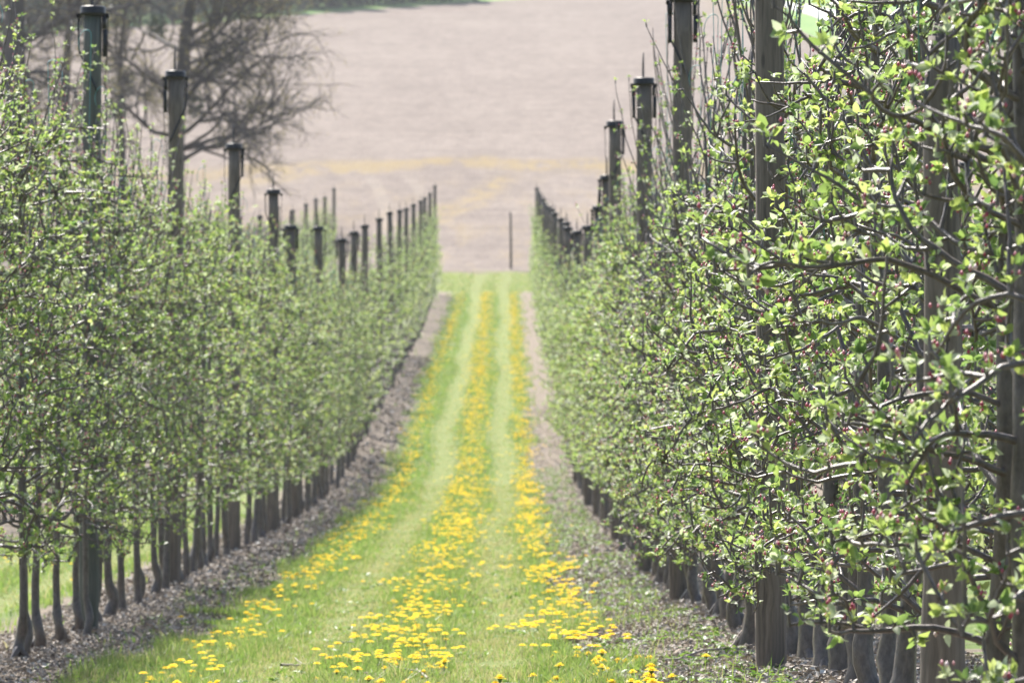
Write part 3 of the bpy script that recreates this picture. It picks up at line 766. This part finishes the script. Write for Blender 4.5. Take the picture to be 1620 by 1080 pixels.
for k in range(7):
    rng = np.random.default_rng(300 + k); h = [.048, .036, .062, .030, .044, .056, .040][k]
    hd = MB(); top = np.array((rng.normal(0, .008), rng.normal(0, .008), h))
    head_geo(hd, top, rng.uniform(.021, .027), rng, 3, 15, (rng.normal(0, .2), rng.normal(0, .2)))
    st = MB(); st.tube([(0, 0, -.01), (top[0] * .3, top[1] * .6, h * .5), top * (1, 1, .93)], [.0028, .0024, .0024], 6)
    st.tube([top - (0, 0, .012), top - (0, 0, .004), top + (0, 0, .002)], [.003, .0085, .010], 8)
    lf = MB(); n = 6; a = np.arange(n) * 1.05 + rng.uniform(0, 1)
    leaves(lf, rng, np.zeros((n, 3)), np.stack([np.cos(a), np.sin(a), rng.uniform(.15, .7, n)], 1), np.tile((0, 0, 1.), (n, 1)), rng.uniform(.05, .085, n), np.full(n, .28), True, rng.uniform(0, .8, n))
    DV.append((hd.mesh('flower_head', M_PETAL), st.mesh('stem', M_STEM), lf.mesh('leaf_rosette', M_WEED)))
STRIPS = [('left', lambda y: np.interp(y, [15, 20, 28, 45, 60, 104, 166], [-1.36, -1.40, -1.46, -1.5, -1.5, -1.62, -1.58]), .11, 'dandelion in the flower strip along the left bare soil', 15),
          ('middle', lambda y: np.interp(y, [15, 28, 42, 75, 166], [-.48, -.50, -.50, -.58, -.68]), .17, 'dandelion in the middle flower strip between the wheel tracks', 30),
          ('right', lambda y: np.interp(y, [15, 19, 30, 60, 166], [.34, .32, .30, .28, .22]), .125, 'dandelion in the flower strip along the right bare soil', 24)]
fl = []
for si, (nm, fx, sdv, lab, dens) in enumerate(STRIPS):
    for y in np.arange(15.2, 168, .4):
        lam = dens * .4 * (.70 if y < 24 else .85 if y < 34 else .85) * np.interp(y, [15, 24, 45, 80], [[1.4, .95, .85, 1.25], [1.25, .8, .85, 1.25], [1.4, .85, .75, 1.15]][si]) * .33
        for _ in range(R0.poisson(lam)):            # small clusters
            cx, cy = fx(y) + R0.normal(0, sdv * .8), y + R0.uniform(0, .4)
            for _ in range(1 + R0.poisson(1.7)):
                fl.append((cx + R0.normal(0, .05) * (4 if R0.uniform() < .04 else 1), cy + R0.normal(0, .08), si))
for _ in range(60):                                  # in the alley behind the left row
    fl.append((R0.uniform(-5.0, -3.2), R0.uniform(26, 60), 3))
for x_, y_ in ((-1.60, 19.2), (-1.63, 19.0), (-1.66, 19.6), (-1.58, 19.4)): fl.append((x_, y_, 4))
fl.sort(key=lambda f: f[1])
LABS = [(s[3], 'dandelions of the ' + s[0] + ' strip') for s in STRIPS] + [('dandelion glimpsed in the grass behind the left row trunks', 'dandelions behind the left row'), ('dandelion in the weed clump on the bare soil beside the left trunks', 'dandelions of the weed clump')]
ADJ = 'yellow '
near, far = fl[:295], fl[295:]
for n, (x_, y_, si) in enumerate(near):
    d_ = empty('dandelion', (x_, y_, float(ground(x_, y_))), R0.uniform(0, 6.28))
    s = R0.uniform(.66, 1.02); d_.scale = (s, s, s * R0.uniform(.8, 1.15))
    tag(d_, ADJ + LABS[si][0], 'dandelion', LABS[si][1])
    a_, b_, c_ = DV[int(R0.integers(0, 7))]
    link('flower_head', a_, d_); link('stem', b_, d_); link('leaf_rosette', c_, d_)
fm, fs = MB(), MB()
rng = np.random.default_rng(5)
for (x_, y_, si) in far:
    z = float(ground(x_, y_)); h = rng.uniform(.035, .065)
    head_geo(fm, np.array((x_, y_, z + h)), rng.uniform(.020, .027), rng, 2, 8)
root = tag(empty('far_dandelions', (0, 0, 0)), 'yellow dandelions massed farther down the alley', 'dandelions', kind='stuff')
fm.build('flower_heads', M_PETAL, root)

# ------------------------------------------------------------------ pruned twigs, clods, a stump
TW = [(-.60, 20.6, 60, .50, 'forked pruned twig lying across the middle flower strip'), (-.85, 24.5, 20, .40, 'pale pruned twig on the left wheel track'), (-1.02, 22.2, 70, .42, 'bent grey twig at the left track edge'),
      (-.05, 18.9, 15, .34, 'short pale twig on the right wheel track'), (.14, 23.0, -50, .50, 'long dry twig slanting towards the right dandelion strip'), (-.32, 19.8, 110, .28, 'dark twig between the middle dandelions and the right track'),
      (.62, 19.5, 35, .60, 'long thin twig on the right bare soil'), (.18, 27.5, -40, .36, 'small twig among the right dandelions'), (-.15, 17.6, 80, .14, 'dark stub of wood on the right wheel track')]
for x_, y_, a_, ln, lab in TW:
    rng = np.random.default_rng(int(abs(x_) * 1000)); a_ = rad(a_)
    mb = MB(); pts = walk(rng, np.array((0, 0, .025)), np.array((math.cos(a_), math.sin(a_), .02)), ln, .04, .09, 0, .15); pts[:, 2] = np.clip(pts[:, 2], .015, .06)
    mb.tube(pts, np.linspace(.0065, .003, len(pts)), 6)
    j = len(pts) // 2
    q = walk(rng, pts[j], np.array((math.cos(a_ + .7), math.sin(a_ + .7), .15)), ln * .4, .04, .1); mb.tube(q, np.linspace(.004, .002, len(q)), 5)
    o = mb.build('twig', M_TWIG); o.location = (x_, y_, float(ground(x_, y_))); tag(o, lab, 'twig', 'pruned twigs on the ground')

def lump(name, loc, dims, seed, mat, label, cat):
    rng = np.random.default_rng(seed); nu, nv = 26, 12; V = []
    for j in range(nv + 1):
        for i in range(nu):
            a, e = i * 2 * math.pi / nu, (j / nv) * math.pi / 2 * 1.15 - .25
            V.append((math.cos(a) * math.cos(e), math.sin(a) * math.cos(e), math.sin(e)))
    V = np.array(V); V *= (1 + .12 * np.sin(V[:, :1] * 5 + seed) * np.cos(V[:, 1:2] * 4) + rng.normal(0, .045, (len(V), 1)))
    V *= dims
    q = [(j * nu + i, j * nu + (i + 1) % nu, (j + 1) * nu + (i + 1) % nu, (j + 1) * nu + i) for j in range(nv) for i in range(nu)]
    mb = MB(); mb.add(V, quads=q); o = mb.build(name, mat); o.location = loc; return tag(o, label, cat)
M_CLOD = bark('dry_clod', (0.20, 0.16, 0.125), (0.46, 0.39, 0.31), 45, 1.0, 0.95, 1.0)
lump('soil_mound', (-1.83, 17.95, float(ground(-1.83, 17.95)) - .02), (.20, .22, .075), 3, M_CLOD, 'low mound of straw-coloured soil beside the left row trunks', 'mound')
for x_, y_, s, lab in ((-1.78, 21.0, .035, 'small clod on the shaded soil near the leaning left trunk'), (-1.72, 24.2, .045, 'rounded clod on the bare soil beside the left dandelions'), (-1.95, 23.0, .05, 'dark clod close to the left row trunks'), (.72, 20.2, .04, 'pale clod on the right bare soil')):
    lump('clod', (x_, y_, float(ground(x_, y_))), (s, s * 1.1, s * .7), int(s * 999), M_CLOD, lab, 'clod')['group'] = 'soil clods'

# ------------------------------------------------------------------ bare trees on the left and the wood on the skyline
def bare_tree(seed, h, r, spread, twig_n, levels=4, side=0.0):
    rng = np.random.default_rng(seed); wood, fol = MB(), MB(); tips = []
    tr = walk(rng, np.array((0, 0, -.3)), np.array((0, 0, 1.)), h, .6, .035, .03, .02)
    wood.tube(tr, r * np.interp(np.linspace(0, 1, len(tr)), [0, .04, .5, 1], [1.5, 1.0, .75, .18]), 10)
    def grow(p, d, ln, rr, lev):
        pts = walk(rng, p, d, ln, max(.18, ln / 9), .10, [.0, .03, .0, -.03, -.05][min(lev, 4)], .18)
        wood.tube(pts, np.linspace(rr, rr * .4, len(pts)), [8, 6, 5, 3, 3][min(lev, 4)], False)
        if lev >= levels:
            tips.append(pts[-1]); tips.append(pts[len(pts) // 2]); return
        nb = [0, 6, 5, 4, 3][lev] if lev else 0
        for _ in range(nb):
            j = rng.integers(max(1, len(pts) // 5), len(pts))
            d0 = unit(pts[j] - pts[j - 1]); s_ = rng.normal(0, 1, 3); s_ -= d0 * s_.dot(d0)
            grow(pts[j], unit(d0 * .75 + unit(s_) * .75 + np.array((0, 0, .05))), ln * rng.uniform(.42, .68), max(rr * .52, .0085), lev + 1)
    for i in range(twig_n):
        z = h * rng.uniform(.16, .95); j = min(int(z / h * (len(tr) - 1)), len(tr) - 2)
        a = i * 2.4 + rng.normal(0, .4)
        if side and rng.uniform() < .33: a = rng.normal(0 if side > 0 else math.pi, .6)
        grow(tr[j], np.array((math.cos(a), math.sin(a), rng.uniform(.1, .75))), spread * rng.uniform(.55, 1.05) * (1.1 - .5 * z / h), r * rng.uniform(.20, .38), 1)
    T = np.array(tips); n = len(T)
    for k in range(3):
        D = rng.normal(0, 1, (n, 3)); kp = rng.uniform(size=n) < .6
        leaves(fol, rng, (T + rng.normal(0, .08, (n, 3)))[kp], D[kp], rng.normal(0, 1, (n, 3))[kp], rng.uniform(.05, .10, n)[kp], np.full(n, .7)[kp], False, rng.uniform(0, 1, n)[kp])
    return wood, fol
M_SPRING = leafy('opening_buds', [(0, (0.14, 0.11, 0.05)), (1, (0.26, 0.22, 0.08))], [(0, (0.25, 0.22, 0.06)), (1, (0.36, 0.33, 0.10))], .4)
M_IVY = leafy('ivy_leaf', [(0, (0.02, 0.035, 0.018)), (1, (0.05, 0.075, 0.035))], [(0, (0.03, 0.06, 0.02)), (1, (0.06, 0.1, 0.03))], .25)
def ivy(parent, blobs, seed):
    rng = np.random.default_rng(seed); mb = MB()
    for c, s, n in blobs:
        P = rng.normal(0, 1, (n, 3)); P = unit(P) * rng.uniform(.2, 1, (n, 1)) ** .6 * np.array(s) + np.array(c)
        leaves(mb, rng, P, rng.normal(0, 1, (n, 3)), rng.normal(0, 1, (n, 3)), rng.uniform(.07, .14, n), np.full(n, .8), False, rng.uniform(0, 1, n))
    mb.build('ivy', M_IVY, parent, False)
for px, d, h, r, sp_, tn, sd_, side, lab in ((276, 208, 17, .36, 6.0, 30, 21, 1, 'big bare spreading tree with a straight grey trunk left of the pale field'),
                                   (197, 216, 13, .17, 3.4, 10, 22, 0, 'slim bare tree with dark ivy clumps behind the left posts'),
                                   (38, 202, 18, .58, 5.4, 15, 23, 0, 'stout dark-trunked bare tree at the far left behind the orchard'),
                                   (98, 222, 15, .24, 4.2, 12, 24, 0, 'bare tree leaning beside the stout dark trunk'),
                                   (-70, 214, 17, .36, 5.0, 9, 25, 0, 'bare tree on the outer left of the group')):
    X = (px - 802) / 7780 * d
    tr_ = empty('bare_tree', (X, d, float(prof(d))))
    tag(tr_, lab, 'tree', 'bare trees left of the field')
    wd, fo = bare_tree(sd_, h, r, sp_, tn, 4, side)
    wd.build('trunk', M_BARK_OLD, tr_); fo.build('crown', M_SPRING, tr_, False)
    if sd_ == 22: ivy(tr_, [((0, 0, 5.7), (.55, .5, .75), 900), ((1.45, -.2, 8.2), (.5, .45, .6), 700), ((-.3, 0, 4.6), (.45, .4, .5), 400)], 1)
    if sd_ == 21: ivy(tr_, [((.9, 0, 5.2), (.45, .4, .6), 450), ((0, 0, 3.2), (.5, .45, 1.0), 500)], 2)
    if sd_ == 23: ivy(tr_, [((0, 0, 4.0), (.75, .7, 3.2), 2600)], 3)

M_CON = leafy('dark_conifer', [(0, (0.018, 0.034, 0.022)), (1, (0.05, 0.075, 0.04))], [(0, (0.03, 0.06, 0.02)), (1, (0.05, 0.09, 0.03))], .2)
WV = []
for k in range(4):
    rng = np.random.default_rng(400 + k); h = rng.uniform(15, 20); wd, fo = MB(), MB()
    wd.tube([(0, 0, -.5), (0, 0, h * .5), (.1, 0, h)], [.28, .2, .04], 8)
    n = 2600; z = h * rng.uniform(.06, 1, n); a = rng.uniform(0, 6.283, n)
    rr = (1 - z / h) ** .8 * 3.2 * rng.uniform(.15, 1, n) ** .5 * (1 + .25 * np.sin(a * 3 + k))
    P = np.stack([rr * np.cos(a), rr * np.sin(a), z - rr * .25], 1)
    leaves(fo, rng, P, np.stack([np.cos(a), np.sin(a), -.3 + rng.normal(0, .3, n)], 1), rng.normal(0, .5, (n, 3)) + (0, 0, 1), rng.uniform(.5, .9, n), np.full(n, .6), False, rng.uniform(0, 1, n))
    WV.append((wd.mesh('trunk', M_BARK_OLD), fo.mesh('crown', M_CON, False)))
xw = np.arange(-52, -6, 1.75)
for n, X in enumerate(xw):
    X = X + R0.normal(0, .4); Y = float(np.interp(X, FB[:, 0], FB[:, 1])) + R0.uniform(12, 22) + (8 if n % 2 else 0)
    t_ = empty('woodland_tree', (X, Y, float(prof(Y))), R0.uniform(0, 6.28)); s = R0.uniform(.8, 1.15); t_.scale = (s, s, s)
    tag(t_, 'dark woodland tree on the hilltop above the green field margin', 'tree', 'woodland trees on the hilltop')
    a_, b_ = WV[n % 4]; link('trunk', a_, t_); link('crown', b_, t_)

# ------------------------------------------------------------------ thin spring haze over the valley
m = bpy.data.materials.new('haze'); m.use_nodes = True; t = m.node_tree
t.nodes.remove(t.nodes['Principled BSDF'])
pv = N(t, 'ShaderNodeVolumePrincipled'); pv.inputs['Color'].default_value = (0.90, 0.93, 0.97, 1); pv.inputs['Density'].default_value = 0.00018; pv.inputs['Anisotropy'].default_value = 0.2
t.links.new(pv.outputs[0], t.nodes['Material Output'].inputs['Volume'])
mb = MB(); mb.box((0, 640, 42), (330, 690, 46)); tag(mb.build('haze', m, None, False), kind='stuff')
